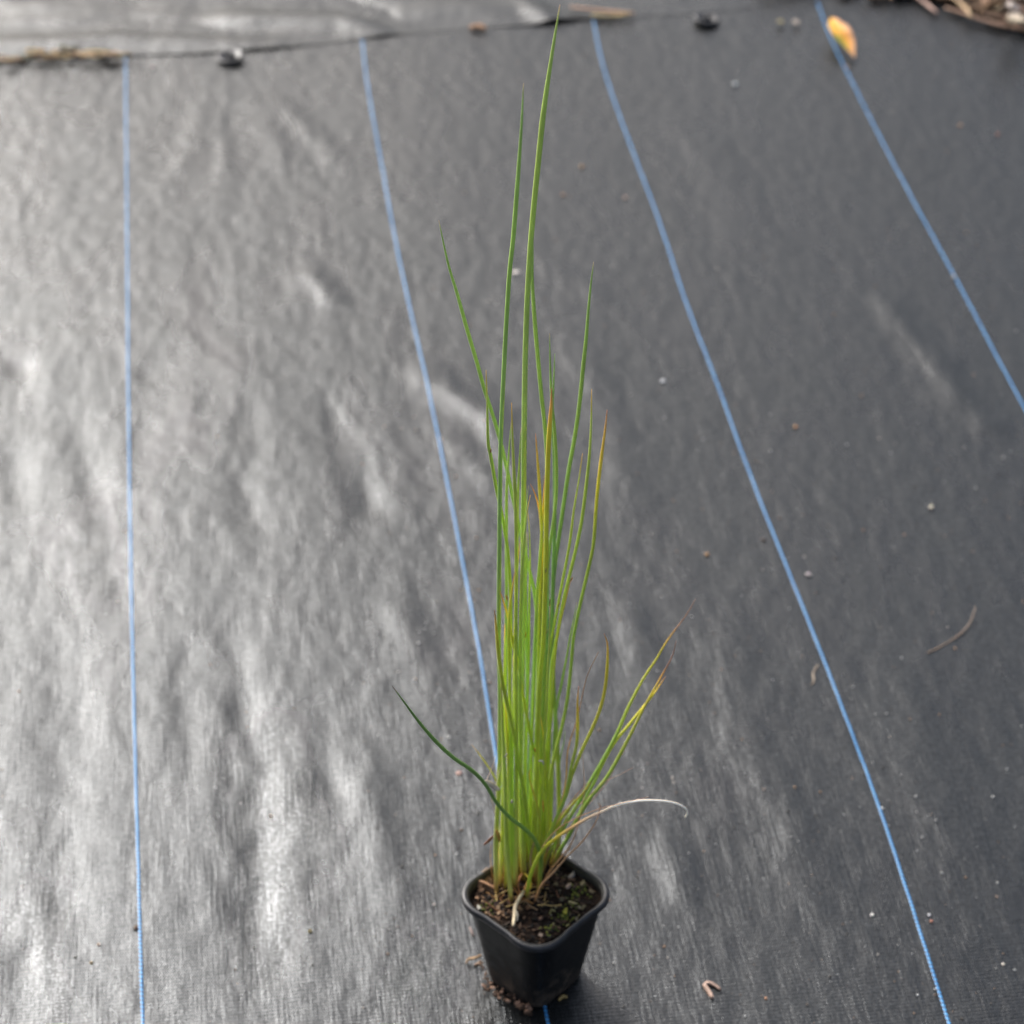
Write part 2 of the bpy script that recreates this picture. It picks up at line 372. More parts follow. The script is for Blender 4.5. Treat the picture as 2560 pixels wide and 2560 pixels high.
def blob_geo(V, F, C, c, r, col, sq=(1, 1, 1), jit=.25):
    bm = bmesh.new(); bmesh.ops.create_icosphere(bm, subdivisions=1, radius=1)
    b = len(V)
    for v in bm.verts:
        k = random.uniform(1 - jit, 1 + jit); V.append((c[0] + v.co.x * r * sq[0] * k, c[1] + v.co.y * r * sq[1] * k, c[2] + v.co.z * r * sq[2] * k)); C.append(col)
    for f in bm.faces: F.append(tuple(b + v.index for v in f.verts))
    bm.free()
def catmull(P, n):
    P = [Vector(p) for p in P]; Q = [P[0] * 2 - P[1]] + P + [P[-1] * 2 - P[-2]]
    out = []
    for i in range(1, len(Q) - 2):
        for k in range(n):
            t = k / n; a, b, c, d = Q[i - 1], Q[i], Q[i + 1], Q[i + 2]
            out.append(.5 * ((2 * b) + (c - a) * t + (2 * a - 5 * b + 4 * c - d) * t * t + (3 * b - a - 3 * c + d) * t ** 3))
    out.append(P[-1]); return out
def tube(P, rad, col, sides=8, n=4, flat=1.0, V=None, F=None, C=None):
    """tapered tube along a spline; rad(t), col(t)"""
    pts = catmull(P, n) if n > 1 else [Vector(p) for p in P]
    V = [] if V is None else V; F = [] if F is None else F; C = [] if C is None else C
    b0 = len(V)
    d = [0]
    for i in range(1, len(pts)): d.append(d[-1] + (pts[i] - pts[i - 1]).length)
    T = d[-1] or 1; up = None
    for i, p in enumerate(pts):
        tan = (pts[min(i + 1, len(pts) - 1)] - pts[max(i - 1, 0)]).normalized()
        if up is None: up = tan.orthogonal().normalized()
        up = (up - tan * up.dot(tan)).normalized(); sd_ = tan.cross(up)
        t = d[i] / T; r = rad(t); cc = col(t)
        for k in range(sides):
            a = 2 * math.pi * k / sides; q = p + up * (math.cos(a) * r) + sd_ * (math.sin(a) * r * flat)
            V.append(tuple(q)); C.append(cc)
        if i:
            a0 = b0 + (i - 1) * sides
            for k in range(sides):
                k2 = (k + 1) % sides; F.append((a0 + k, a0 + k2, a0 + sides + k2, a0 + sides + k))
    F.append(tuple(b0 + k for k in range(sides))[::-1]); e = len(V) - sides; F.append(tuple(e + k for k in range(sides)))
    return V, F, C
def lerp_stops(stops, t):
    for (a, ca), (b, cb) in zip(stops, stops[1:]):
        if t <= b:
            k = (t - a) / max(b - a, 1e-6); k = max(0, min(1, k)); return [x + (y - x) * k for x, y in zip(ca, cb)]
    return list(stops[-1][1])

# ------------------------------------------------------------ the potted plant
PX, PY, PH = .0173, 1.2265, .0885
plant = bpy.data.objects.new('potted_plant', None); COL.objects.link(plant); plant.location = (PX, PY, 0)
tag(plant, 'tall clump of thin green rush stems growing in a small square black plastic pot', 'potted plant')
PROT = R(-43)
def rsq(side, rc, seg=7):
    """outline of a rounded square rotated to the pot's turn, with the corner factor of each point (1 mid corner, 0 on the side)"""
    h = side / 2 - rc; out = []
    for q, (sx, sy) in enumerate(((1, 1), (-1, 1), (-1, -1), (1, -1))):
        for k in range(seg + 1):
            a = math.pi / 2 * (q + k / seg)
            out.append((sx * h + rc * math.cos(a), sy * h + rc * math.sin(a), 1.0))
        # points along the side towards the next corner
        nx_, ny_ = ((-1, 1), (-1, -1), (1, -1), (1, 1))[q]
        a = math.pi / 2 * (q + 1); ex, ey = sx * h + rc * math.cos(a), sy * h + rc * math.sin(a)
        fx_, fy_ = nx_ * h + rc * math.cos(a), ny_ * h + rc * math.sin(a)
        for t, cf in ((.06, 1.0), (.12, .85), (.2, .25), (.26, 0), (.5, 0), (.74, 0), (.8, .25), (.88, .85), (.94, 1.0)):
            out.append((ex + (fx_ - ex) * t, ey + (fy_ - ey) * t, cf))
    c, s = math.cos(PROT), math.sin(PROT)
    return [(x * c - y * s, x * s + y * c, cf) for x, y, cf in out]
def loft(rings, close_first=False, close_last=False):
    V = []; F = []; n = len(rings[0])
    for r in rings: V += r
    for i in range(len(rings) - 1):
        for k in range(n):
            k2 = (k + 1) % n; F.append((i * n + k, i * n + k2, (i + 1) * n + k2, (i + 1) * n + k))
    if close_first: F.append(tuple(range(n))[::-1])
    if close_last: F.append(tuple((len(rings) - 1) * n + k for k in range(n)))
    return V, F
S_T, S_B = .0835, .0560
def side_at(z): return S_B + (S_T - S_B) * (z / PH)
def rc_at(z): return .0135 + (.0200 - .0135) * (z / PH)
def ring(z, off=0.0, side=None):
    s = (side or side_at(z)) + 2 * off; return [(x, y, z) for x, y, c in rsq(s, rc_at(z) + off)]
rings = [ring(.003, -.006), ring(.0, -.002), ring(.0006, -.0006), ring(.003), ring(.008)] + [ring(z) for z in np.linspace(.02, .078, 8)]
rings += [ring(PH - .0045), ring(PH - .001), ring(PH - .0005, -.0012), ring(PH - .012, -.0014), ring(PH - .05, -.0016), ring(.004, -.003)]
V, F = loft(rings, True, True)
pot = mesh_obj('pot', V, F, pot_m, plant)
# rim: rolled lip, wide at the corners, narrow along the sides
def rimring(z, inn, lo, hi): return [(x * k, y * k, z) for x, y, c in rsq(S_T, .0200) for k in [1 + ((lo + (hi - lo) * c) - inn) / (S_T / 2)]]
rr_ = [rimring(PH - .0050, 0, .0002, .0010), rimring(PH - .0052, 0, .0014, .0024), rimring(PH - .0040, 0, .0019, .0031), rimring(PH - .0012, 0, .0020, .0031),
       rimring(PH + .0002, 0, .0016, .0026), rimring(PH + .0007, 0, .0006, .0016), rimring(PH + .0006, 0, -.0007, .0006), rimring(PH - .0002, 0, -.0013, -.0010), rimring(PH - .004, 0, -.0016, -.0016)]
V, F = loft(rr_); rim_m = noisy('rim_plastic', [(.3, (.020, .020, .022)), (.7, (.042, .042, .046))], 150, .36, .25, 400, .5, .0006)
mesh_obj('rim', V, F, rim_m, pot)

# soil
SZ = PH - .0075
o_ = rsq(S_T - .0040, .0185); Vs = []; Fs = []; nr = 26; nn = len(o_)
def soil_z(x, y): return SZ + .0045 * float(vnoise(np.array(x * 90 + 20), np.array(y * 90 + 20))) + .0026 * float(vnoise(np.array(x * 260 + 5), np.array(y * 260 + 9))) + .003 * math.exp(-((x + .004) ** 2 + (y) ** 2) / .0004)
for i in range(nr + 1):
    k = i / nr
    for x, y, c in o_: Vs.append((x * k, y * k, soil_z(x * k, y * k)))
for i in range(nr):
    for k in range(nn):
        k2 = (k + 1) % nn; Fs.append((i * nn + k, i * nn + k2, (i + 1) * nn + k2, (i + 1) * nn + k))
soil = mesh_obj('soil', Vs, Fs, soil_m, plant)
def in_pot(x, y, m=.036):
    c, s = math.cos(-PROT), math.sin(-PROT); a, b = x * c - y * s, x * s + y * c
    return max(abs(a), abs(b)) < m and (abs(a) + abs(b)) < m * 1.62
V, F, C = [], [], []
cols = [(.008, .006, .005), (.012, .008, .006), (.02, .013, .009), (.035, .022, .015), (.06, .035, .022), (.10, .062, .04), (.006, .005, .004)]
for k in range(620):
    while True:
        x, y = random.uniform(-.055, .055), random.uniform(-.055, .055)
        if in_pot(x, y): break
    c = random.choice(cols)
    if x < -.012 and y > -.02 and random.random() < .5: c = random.choice([(.20, .12, .07), (.15, .085, .05), (.26, .17, .10)])
    if x > .01 and random.random() < .22: c = random.choice([(.17, .14, .075), (.13, .12, .05), (.22, .19, .13)])
    chip_geo(V, F, C, (x, y, soil_z(x, y) + random.uniform(0, .0012)), random.uniform(.0008, .0026), c, .5, random.uniform(1, 2.4))
for k in range(150):   # moss
    cx, cy = random.choice([(.026, -.004), (.031, .008), (.012, -.03), (-.035, -.006), (.022, -.018)])
    x, y = cx + random.gauss(0, .004), cy + random.gauss(0, .003)
    if in_pot(x, y): blob_geo(V, F, C, (x, y, soil_z(x, y) + .0005), random.uniform(.0005, .0012), random.choice([(.10, .13, .02), (.16, .17, .03), (.07, .09, .02)]))
bc = mesh_obj('bark_crumbs', V, F, chip_m, soil, False, C, 'stuff'); bc['label'] = 'dark bark crumbs and moss on the potting mix'
def local(px, py, z): x, y = gp(px, py, z); return x - PX, y - PY
for (px, py, sz, col, nm) in [(1430, 2190, .0052, (.42, .38, .33), 'pale_stone'), (1420, 2222, .0042, (.40, .30, .24), 'pale_stone'), (1352, 2340, .0030, (.40, .30, .23), 'pale_stone'),
                              (1197, 2273, .0032, (.55, .52, .45), 'pale_stone'), (1413, 2286, .0042, (.45, .42, .06), 'yellow_leaf_scrap'), (1432, 2262, .0046, (.38, .33, .16), 'pale_stone'),
                              (1193, 2250, .0034, (.34, .20, .12), 'bark_chip'), (1215, 2205, .0070, (.33, .20, .11), 'bark_chip'), (1203, 2218, .0060, (.30, .17, .10), 'bark_chip'),
                              (1232, 2190, .0060, (.28, .16, .09), 'bark_chip'), (1480, 2230, .004, (.28, .22, .13), 'bark_chip'), (1456, 2215, .0055, (.26, .22, .12), 'bark_chip'),
                              (1245, 2262, .006, (.10, .065, .06), 'bark_chip'), (1350, 2300, .0035, (.25, .15, .10), 'bark_chip'), (1322, 2275, .004, (.2, .11, .06), 'bark_chip')]:
    x, y = local(px, py, SZ); V, F, C = [], [], []
    chip_geo(V, F, C, (0, 0, 0), sz * .8, [q * .75 for q in col], .6, 1.5)
    o = mesh_obj(nm, V, F, chip_m, soil, False, C); o.location = (x, y, soil_z(x, y) + .001)

# ---- rush stems, traced as curves standing in the pot; each leans its own way in depth
G0 = (.30, .15, .045); G1 = (.38, .38, .09); G2 = (.31, .355, .045); G3 = (.205, .325, .075); G4 = (.22, .36, .05)
ORG = (.62, .32, .05); BRN = (.16, .08, .05); YEL = (.56, .46, .03); TAN = (.42, .24, .13); WHT = (.78, .68, .56)
def stops(kind):
    if kind == 'g': return [(0, (.34, .15, .04)), (.03, G1), (.12, G2), (.35, (.19, .28, .05)), (.6, G3), (.85, (.26, .38, .065)), (.985, (.24, .36, .08)), (1, (.35, .22, .12))]
    if kind == 'l': return [(0, (.40, .20, .05)), (.05, (.34, .38, .09)), (.3, (.27, .36, .04)), (.75, (.30, .40, .05)), (.95, (.32, .38, .07)), (1, ORG)]
    if kind == 'b': return [(0, G1), (.3, (.12, .22, .05)), (.7, (.10, .20, .055)), (1, (.16, .27, .06))]
    if kind == 'o': return [(0, (.40, .20, .05)), (.06, G2), (.35, G4), (.6, (.36, .40, .04)), (.9, YEL), (.97, ORG), (1, (.30, .12, .06))]
    if kind == 'y': return [(0, ORG), (.06, (.30, .38, .04)), (.5, (.30, .40, .03)), (.86, (.46, .46, .03)), (.93, YEL), (.97, ORG), (1, (.35, .14, .06))]
    if kind == 'Y': return [(0, ORG), (.08, G2), (.55, (.22, .34, .05)), (.75, (.30, .35, .04)), (.84, YEL), (.95, (.55, .32, .05)), (1, (.4, .12, .05))]
    if kind == 'w': return [(0, G2), (.1, (.2, .36, .05)), (.5, (.27, .37, .05)), (.66, (.42, .44, .04)), (.80, YEL), (.86, ORG), (.90, (.28, .13, .08)), (1, (.22, .12, .09))]
    if kind == 'k': return [(0, G2), (.2, (.16, .27, .04)), (.5, (.15, .26, .045)), (.97, (.13, .22, .045)), (.985, BRN), (1, (.06, .03, .03))]
    if kind == 'c': return [(0, (.34, .36, .05)), (.1, (.30, .42, .03)), (.35, (.38, .42, .03)), (.42, YEL), (.50, (.55, .32, .12)), (.62, (.50, .36, .25)), (.75, WHT), (1, WHT)]
    if kind == 'd': return [(0, (.30, .15, .07)), (.4, TAN), (1, (.30, .17, .11))]
    if kind == 'W': return [(0, WHT), (1, (.50, .36, .28))]
    if kind == 'D': return [(0, YEL), (.4, (.48, .26, .09)), (.6, (.35, .18, .10)), (1, (.25, .14, .10))]
STEMS = [  # kind, radius mm, depth lean (m per m of height), points from the tip down (last = foot on the soil)
 ('g', 1.70, .02, [(1400, 12), (1377, 155), (1359, 280), (1347, 393), (1331, 555), (1322, 680), (1316, 804), (1312, 950), (1310, 1148), (1308, 1386), (1306, 1640), (1300, 1900), (1294, 2100), (1292, 2190)]),
 ('g', 1.35, -.03, [(1309, 208), (1304, 310), (1297, 415), (1284, 586), (1274, 680), (1266, 804), (1258, 960), (1252, 1102), (1249, 1304), (1247, 1593), (1250, 1745), (1248, 1950), (1240, 2100), (1241, 2236)]),
 ('g', 1.25, .05, [(1097, 551), (1120, 658), (1143, 735), (1168, 825), (1193, 909), (1211, 974), (1242, 1071), (1264, 1158), (1280, 1235), (1303, 1340), (1326, 1438), (1337, 1490), (1345, 1600), (1342, 1800), (1333, 2050), (1326, 2165)]),
 ('g', 1.35, .06, [(1333, 537), (1331, 648), (1331, 710), (1337, 804), (1345, 897), (1354, 993), (1364, 1086), (1368, 1200), (1364, 1400), (1352, 1700), (1345, 1950), (1340, 2165)]),
 ('g', 1.40, .10, [(1484, 655), (1474, 742), (1465, 850), (1457, 928), (1449, 1009), (1437, 1093), (1424, 1164), (1412, 1242), (1401, 1319), (1388, 1407), (1382, 1480), (1381, 1600), (1384, 1724), (1391, 1830), (1396, 1940), (1398, 2050), (1395, 2130)]),
 ('g', 1.15, .03, [(1374, 833), (1376, 930), (1380, 1010), (1387, 1086), (1391, 1170), (1390, 1242), (1383, 1310), (1374, 1370), (1365, 1480), (1360, 1700), (1352, 1900), (1345, 2165)]),
 ('b', 1.25, .08, [(1387, 884), (1384, 960), (1381, 1040), (1386, 1150), (1387, 1240), (1386, 1330), (1381, 1500), (1377, 1700), (1372, 1900), (1366, 2130)]),
 ('y', 1.60, -.06, [(1379, 970), (1378, 1009), (1373, 1086), (1369, 1180), (1366, 1304), (1365, 1407), (1359, 1593), (1351, 1683), (1347, 1766), (1344, 1848), (1342, 1930), (1337, 2060), (1331, 2200)]),
 ('l', 1.15, .02, [(1479, 973), (1478, 1055), (1474, 1133), (1466, 1211), (1454, 1304), (1438, 1381), (1423, 1443), (1407, 1511), (1392, 1593), (1380, 1662), (1374, 1745), (1370, 1848), (1363, 1931), (1358, 2040), (1350, 2180)]),
 ('Y', 1.15, .04, [(1518, 1024), (1513, 1074), (1503, 1148), (1494, 1226), (1489, 1288), (1483, 1366), (1465, 1448), (1446, 1531), (1434, 1593), (1428, 1662), (1419, 1745), (1407, 1807), (1395, 1855), (1384, 1900), (1374, 1960), (1365, 2060), (1357, 2160)]),
 ('l', .95, .05, [(1456, 1134), (1448, 1195), (1435, 1273), (1423, 1366), (1405, 1460), (1388, 1552), (1374, 1621), (1365, 1704), (1360, 1800), (1355, 1950), (1349, 2170)]),
 ('l', 1.15, -.04, [(1215, 925), (1218, 1009), (1220, 1102), (1227, 1142), (1239, 1211), (1255, 1288), (1267, 1360), (1274, 1440), (1277, 1550), (1274, 1700), (1271, 1950), (1265, 2100), (1266, 2215)]),
 ('l', 1.20, -.05, [(1279, 1007), (1281, 1086), (1285, 1180), (1289, 1257), (1291, 1366), (1290, 1500), (1289, 1700), (1291, 1900), (1290, 2080), (1291, 2225)]),
 ('g', 1.05, .00, [(1278, 1055), (1272, 1133), (1267, 1211), (1266, 1304), (1266, 1490), (1264, 1700), (1260, 1900), (1257, 2100), (1256, 2205)]),
 ('g', 1.10, .01, [(1303, 1070), (1298, 1164), (1294, 1257), (1292, 1400), (1289, 1593), (1292, 1800), (1297, 2000), (1304, 2185)]),
 ('Y', 1.05, -.02, [(1339, 1083), (1345, 1164), (1351, 1257), (1354, 1335), (1349, 1412), (1342, 1500), (1335, 1700), (1328, 1900), (1324, 2175)]),
 ('Y', 1.00, .00, [(1326, 1210), (1340, 1242), (1350, 1288), (1356, 1366), (1355, 1440), (1350, 1600), (1340, 1900), (1332, 2175)]),
 ('o', .80, -.03, [(1361, 1189), (1358, 1273), (1352, 1400), (1344, 1700), (1337, 1900), (1334, 2160)]),
 ('g', .85, .00, [(1321, 1214), (1317, 1257), (1312, 1319), (1309, 1500), (1304, 1800), (1299, 2195)]),
 ('l', 1.10, -.08, [(1326, 1238), (1319, 1273), (1312, 1335), (1306, 1412), (1303, 1490), (1301, 1593), (1300, 1800), (1302, 2000), (1306, 2205)]),
 ('l', .80, .04, [(1319, 1277), (1323, 1324), (1325, 1407), (1323, 1511), (1322, 1650), (1315, 1900), (1311, 2175)]),
 ('y', 1.10, -.14, [(1250, 1477), (1262, 1515), (1272, 1552), (1283, 1610), (1295, 1662), (1305, 1724), (1316, 1786), (1328, 1848), (1340, 1900), (1352, 1955), (1361, 2010), (1361, 2080), (1352, 2165)]),
 ('y', 1.10, -.07, [(1287, 1428), (1278, 1490), (1274, 1531), (1272, 1593), (1274, 1700), (1277, 1850), (1276, 2050), (1279, 2225)]),
 ('y', 1.30, -.16, [(1236, 1525), (1239, 1552), (1246, 1631), (1254, 1693), (1264, 1745), (1276, 1797), (1285, 1838), (1295, 1900), (1305, 1952), (1316, 2030), (1323, 2110), (1328, 2195)]),
 ('k', 1.30, -.30, [(980, 1714), (1008, 1752), (1045, 1802), (1087, 1851), (1132, 1893), (1182, 1928), (1215, 1963), (1240, 2005), (1273, 2042), (1310, 2071), (1336, 2098), (1352, 2140), (1350, 2195), (1344, 2232)]),
 ('o', .70, .10, [(1178, 1860), (1207, 1897), (1236, 1942), (1256, 1990), (1268, 2060), (1274, 2165)]),
 ('y', .80, -.30, [(1327, 1919), (1323, 1942), (1333, 1980), (1343, 2013), (1350, 2060), (1348, 2110), (1340, 2180)]),
 ('o', 1.15, -.10, [(1510, 1584), (1518, 1607), (1519, 1648), (1514, 1711), (1503, 1764), (1484, 1814), (1455, 1876), (1430, 1938), (1414, 1992), (1393, 2042), (1368, 2096), (1348, 2150), (1336, 2205)]),
 ('Y', 1.10, -.14, [(1447, 1716), (1444, 1752), (1444, 1814), (1441, 1864), (1428, 1918), (1418, 1971), (1402, 2020), (1378, 2075), (1352, 2135), (1334, 2195)]),
 ('w', 1.10, .10, [(1739, 1497), (1716, 1537), (1670, 1599), (1641, 1648), (1608, 1698), (1571, 1768), (1542, 1835), (1509, 1897), (1480, 1947), (1450, 2000), (1420, 2050), (1395, 2100), (1374, 2160)]),
 ('w', 1.15, .00, [(1690, 1603), (1681, 1640), (1654, 1690), (1629, 1735), (1608, 1773), (1571, 1847), (1538, 1909), (1509, 1955), (1475, 1996), (1447, 2042), (1418, 2096), (1394, 2135), (1376, 2170)]),
 ('o', 1.00, .10, [(1664, 1690), (1637, 1731), (1608, 1768), (1571, 1814), (1534, 1860), (1505, 1913), (1488, 1951), (1468, 1988), (1451, 2029), (1426, 2083), (1404, 2120), (1388, 2160)]),
 ('c', 1.30, -.25, [(1713, 2044), (1718, 2034), (1714, 2021), (1691, 2009), (1654, 2002), (1596, 2002), (1542, 2013), (1505, 2029), (1468, 2046), (1426, 2071), (1389, 2096), (1356, 2125), (1335, 2165), (1322, 2205), (1316, 2245)]),
 ('g', .95, .06, [(1442, 1506), (1434, 1552), (1425, 1593), (1419, 1631), (1411, 1672), (1403, 1714), (1393, 1760), (1386, 1830), (1381, 1950), (1374, 2130)]),
 ('b', 1.00, .10, [(1413, 1828), (1409, 1859), (1400, 1900), (1396, 1960), (1395, 2040), (1391, 2130)]),
 ('o', 1.05, -.05, [(1478, 1954), (1456, 1984), (1432, 2010), (1405, 2045), (1378, 2090), (1354, 2145), (1340, 2195)]),
 ('l', .95, -.05, [(1440, 1985), (1420, 2035), (1398, 2085), (1374, 2130), (1352, 2180)]),
 ('y', 1.00, .0, [(1352, 1790), (1360, 1860), (1363, 1950), (1358, 2040), (1345, 2120), (1338, 2190)]),
 ('y', 1.10, -.06, [(1262, 1720), (1268, 1840), (1273, 1980), (1271, 2100), (1262, 2225)]),
 # stems inside the clump; the dark green ones carry gap shade in their colour
 ('l', 1.30, -.05, [(1252, 1690), (1256, 1800), (1262, 1950), (1266, 2100), (1279, 2257)]),
 ('l', 1.25, -.02, [(1262, 1560), (1261, 1750), (1259, 1900), (1256, 2050), (1250, 2220)]),
 ('g', 1.20, .03, [(1318, 1330), (1314, 1500), (1318, 1700), (1312, 1900), (1308, 2170)]),
 ('l', 1.20, -.03, [(1284, 1640), (1288, 1780), (1300, 1950), (1310, 2080), (1312, 2205)]),
 ('b', 1.20, .08, [(1349, 1360), (1340, 1550), (1330, 1750), (1322, 1950), (1318, 2155)]),
 ('b', 1.20, .09, [(1372, 1420), (1368, 1600), (1362, 1800), (1357, 2000), (1356, 2140)]),
 ('l', 1.15, -.05, [(1268, 1830), (1275, 1930), (1282, 2050), (1287, 2225)]),
 ('b', 1.15, .09, [(1290, 1500), (1296, 1700), (1297, 1900), (1290, 2150)]),
 ('l', 1.10, .02, [(1345, 1820), (1347, 1900), (1350, 2000), (1346, 2100), (1337, 2205)]),
 ('g', 1.10, .06, [(1248, 1850), (1244, 2000), (1243, 2100), (1248, 2190)]),
 ('y', .70, -.10, [(1432, 1448), (1424, 1462), (1412, 1510), (1400, 1560), (1388, 1640), (1378, 1800), (1368, 1960), (1356, 2150)]),
 ('o', .70, .0, [(1301, 1345), (1297, 1380), (1292, 1450), (1286, 1600), (1282, 1850), (1283, 2190)]),
 ('l', .85, -.12, [(1376, 1500), (1374, 1580), (1369, 1700), (1362, 1850), (1350, 2050), (1338, 2190)]),
]
DRY = [ # thin dead blades
 ('D', .75, -.12, [(1496, 1630), (1468, 1690), (1453, 1752), (1440, 1808), (1426, 1850), (1418, 1889), (1416, 1938), (1408, 1990), (1390, 2050), (1365, 2120), (1350, 2185)]),
 ('d', .50, -.50, [(1621, 1992), (1550, 2009), (1501, 2021), (1430, 2050), (1387, 2079), (1350, 2130), (1330, 2200)]),
 ('d', .90, -.25, [(1318 + 183, 2013), (1492, 2050), (1459, 2100), (1418, 2141), (1381, 2183), (1352, 2215), (1334, 2254)]),
 ('d', .85, -.10, [(1447, 2040), (1440, 2080), (1426, 2112), (1401, 2145), (1368, 2187), (1350, 2222)]),
 ('d', .40, -.15, [(1583, 1918), (1546, 1938), (1509, 1955), (1484, 1980), (1430, 2030), (1400, 2090), (1375, 2170)]),
 ('d', .35, .05, [(1565, 1876), (1542, 1905), (1525, 1945), (1490, 1990), (1430, 2060), (1385, 2160)]),
 ('d', .40, -.10, [(1447, 1840), (1454, 1869), (1458, 1910), (1461, 1962), (1459, 1993), (1440, 2080), (1400, 2160)]),
 ('W', .45, -.20, [(1240, 1888), (1228, 1925), (1217, 1958), (1232, 2010), (1250, 2100), (1262, 2200)]),
 ('W', .45, -.20, [(1262, 1890), (1252, 1918), (1244, 1945), (1240, 1975), (1246, 2060), (1256, 2190)]),
 ('d', .60, -.02, [(1470, 1955), (1440, 1990), (1415, 2020), (1390, 2060), (1368, 2120), (1355, 2180)]),
 ('d', .45, .02, [(1228, 2110), (1226, 2140), (1228, 2170), (1234, 2200)]),
 ('d', .40, -.05, [(1250, 2090), (1246, 2130), (1252, 2170), (1262, 2212)]),
]
def standing(points, lean, foot_z):
    """foot on the soil; every higher point on an upright sheet through the foot that leans back with height"""
    fxp, fyp = points[-1]; x0, y0 = gp(fxp, fyp, foot_z)
    out = []
    for px, py in points[::-1]:
        d = ray(px, py)
        # y = y0 + lean*(z-foot_z); z = CH + t*dz ; y = t*dy
        t = (y0 + lean * (CH - foot_z)) / (d[1] - lean * d[2])
        out.append(Vector((t * d[0] - PX, t * d[1] - PY, CH + t * d[2])))
    out[0].z -= .004
    return out
def add_stem(kind, r, lean, pts, name, m, thin=False):
    P = standing(pts, lean, SZ); st = stops(kind); r = r * (.001 if thin else .00120)
    j = random.uniform(.80, 1.16); hue = random.uniform(-.06, .06)
    ln = sum((P[i + 1] - P[i]).length for i in range(len(P) - 1))
    sheath = random.uniform(.05, .09) / ln
    def rad(t):
        if thin: return r * (1 - .75 * t ** 1.5)
        f = .92 + .10 * math.sin(min(t * 3, 1) * 3.14)
        if kind == 'c': return max(.00060, r * (1 - .72 * t ** 1.5))
        if kind == 'w': k = max(0, 1 - max(0, t - .55) / .45 * .80); return r * f * k
        return r * f * (1 - .10 * t) * (min(1, ((1 - t) * ln / (.04 if kind in 'oyY' else .075) + .03)) ** .62) * (1.10 if t < sheath and t > 0.01 else 1)
    ph = random.uniform(0, 6); foot = random.uniform(.5, 1.0); fl = random.uniform(.018, .042)
    def colf(t):
        c = lerp_stops(st, t); k = (1.70 + .45 * min(1, t * ln / .45)) * j * (1 + .07 * math.sin(t * ln * 55 + ph) + .05 * math.sin(t * ln * 140 + 2 * ph))  # lighter with height: brighter light on the upper stems put into colour
        c = [c[0] * k * (1 + hue * 2), c[1] * k, c[2] * k]
        q = max(0, min(1, (fl - t * ln) / (fl * .7))) * foot
        return [a * (1 - q) + b * q for a, b in zip(c, (.46, .23, .07))]
    V, F, C = tube(P, rad, colf, 6 if thin else 10, 4)
    o = mesh_obj(name, V, F, m, plant, True, C); return o
for kind, r, lean, pts in STEMS:
    add_stem(kind, r, lean, pts, 'stem', stem_m)
for kind, r, lean, pts in DRY:
    o = add_stem(kind, r, lean, pts, 'dry_blade', dry_m, True)
# papery sheath scraps among the stems
def flat_scrap(name, pts, half, z0, lean_y, col, parent, m=dry_m, thick=.0005, curl=.0):
    """ribbon along pixel points on an upright sheet at depth lean_y (world y)"""
    V, F, C = [], [], []
    P = []
    for px, py in pts:
        d = ray(px, py); t = lean_y / d[1]; P.append(Vector((t * d[0], t * d[1], CH + t * d[2])))
    if parent is plant: P = [p - Vector((PX, PY, 0)) for p in P]
    tube(P, lambda t: half * (math.sin(math.pi * min(max(t, .06), .94))) ** .5, lambda t: [c * (1 + .2 * math.sin(t * 9)) for c in col], 8, 4, .35, V, F, C)
    return mesh_obj(name, V, F, m, parent, True, C)
flat_scrap('dry_sheath', [(1214, 1951), (1230, 1962), (1249, 1975)], .0019, 0, PY - .012, (.62, .50, .42), plant)
flat_scrap('dry_sheath', [(1268, 1884), (1261, 1893)], .0011, 0, PY - .02, (.62, .56, .44), plant)
flat_scrap('dry_sheath', [(1346, 1902), (1356, 1903), (1359, 1912)], .0007, 0, PY - .03, (.60, .55, .45), plant)
flat_scrap('dry_sheath', [(1279, 2000), (1280, 2008)], .0012, 0, PY - .03, (.65, .56, .40), plant)
flat_scrap('dry_sheath', [(1210, 2112), (1222, 2102), (1232, 2090)], .0020, 0, PY + .0, (.28, .10, .05), plant)
flat_scrap('dry_sheath', [(1240, 2075), (1246, 2088), (1250, 2105)], .0016, 0, PY + .0, (.45, .24, .07), plant)
flat_scrap('dry_sheath', [(1495, 2005), (1501, 2016), (1500, 2028)], .0009, 0, PY - .02, (.50, .42, .34), plant)
# bracts: little orange flower scales on stems
for px, py, dx, dy, c in [(1265, 1487, 4, 14, ORG), (1314, 1580, 1, 14, YEL), (1369, 1572, -3, 14, (.45, .45, .12)), (1376, 1495, -2, 20, (.4, .42, .1)), (1400, 1505, -8, 16, YEL), (1424, 1455, 8, -12, ORG), (1365, 1420, 0, 12, (.45, .4, .1)), (1336, 1870, 2, 10, ORG), (1227, 1122, 0, 10, (.35, .15, .05)), (1357, 2000, 2, 30, ORG)]:
    flat_scrap('bract', [(px, py), (px + dx, py + dy)], .0007, 0, PY - .028, c, plant)
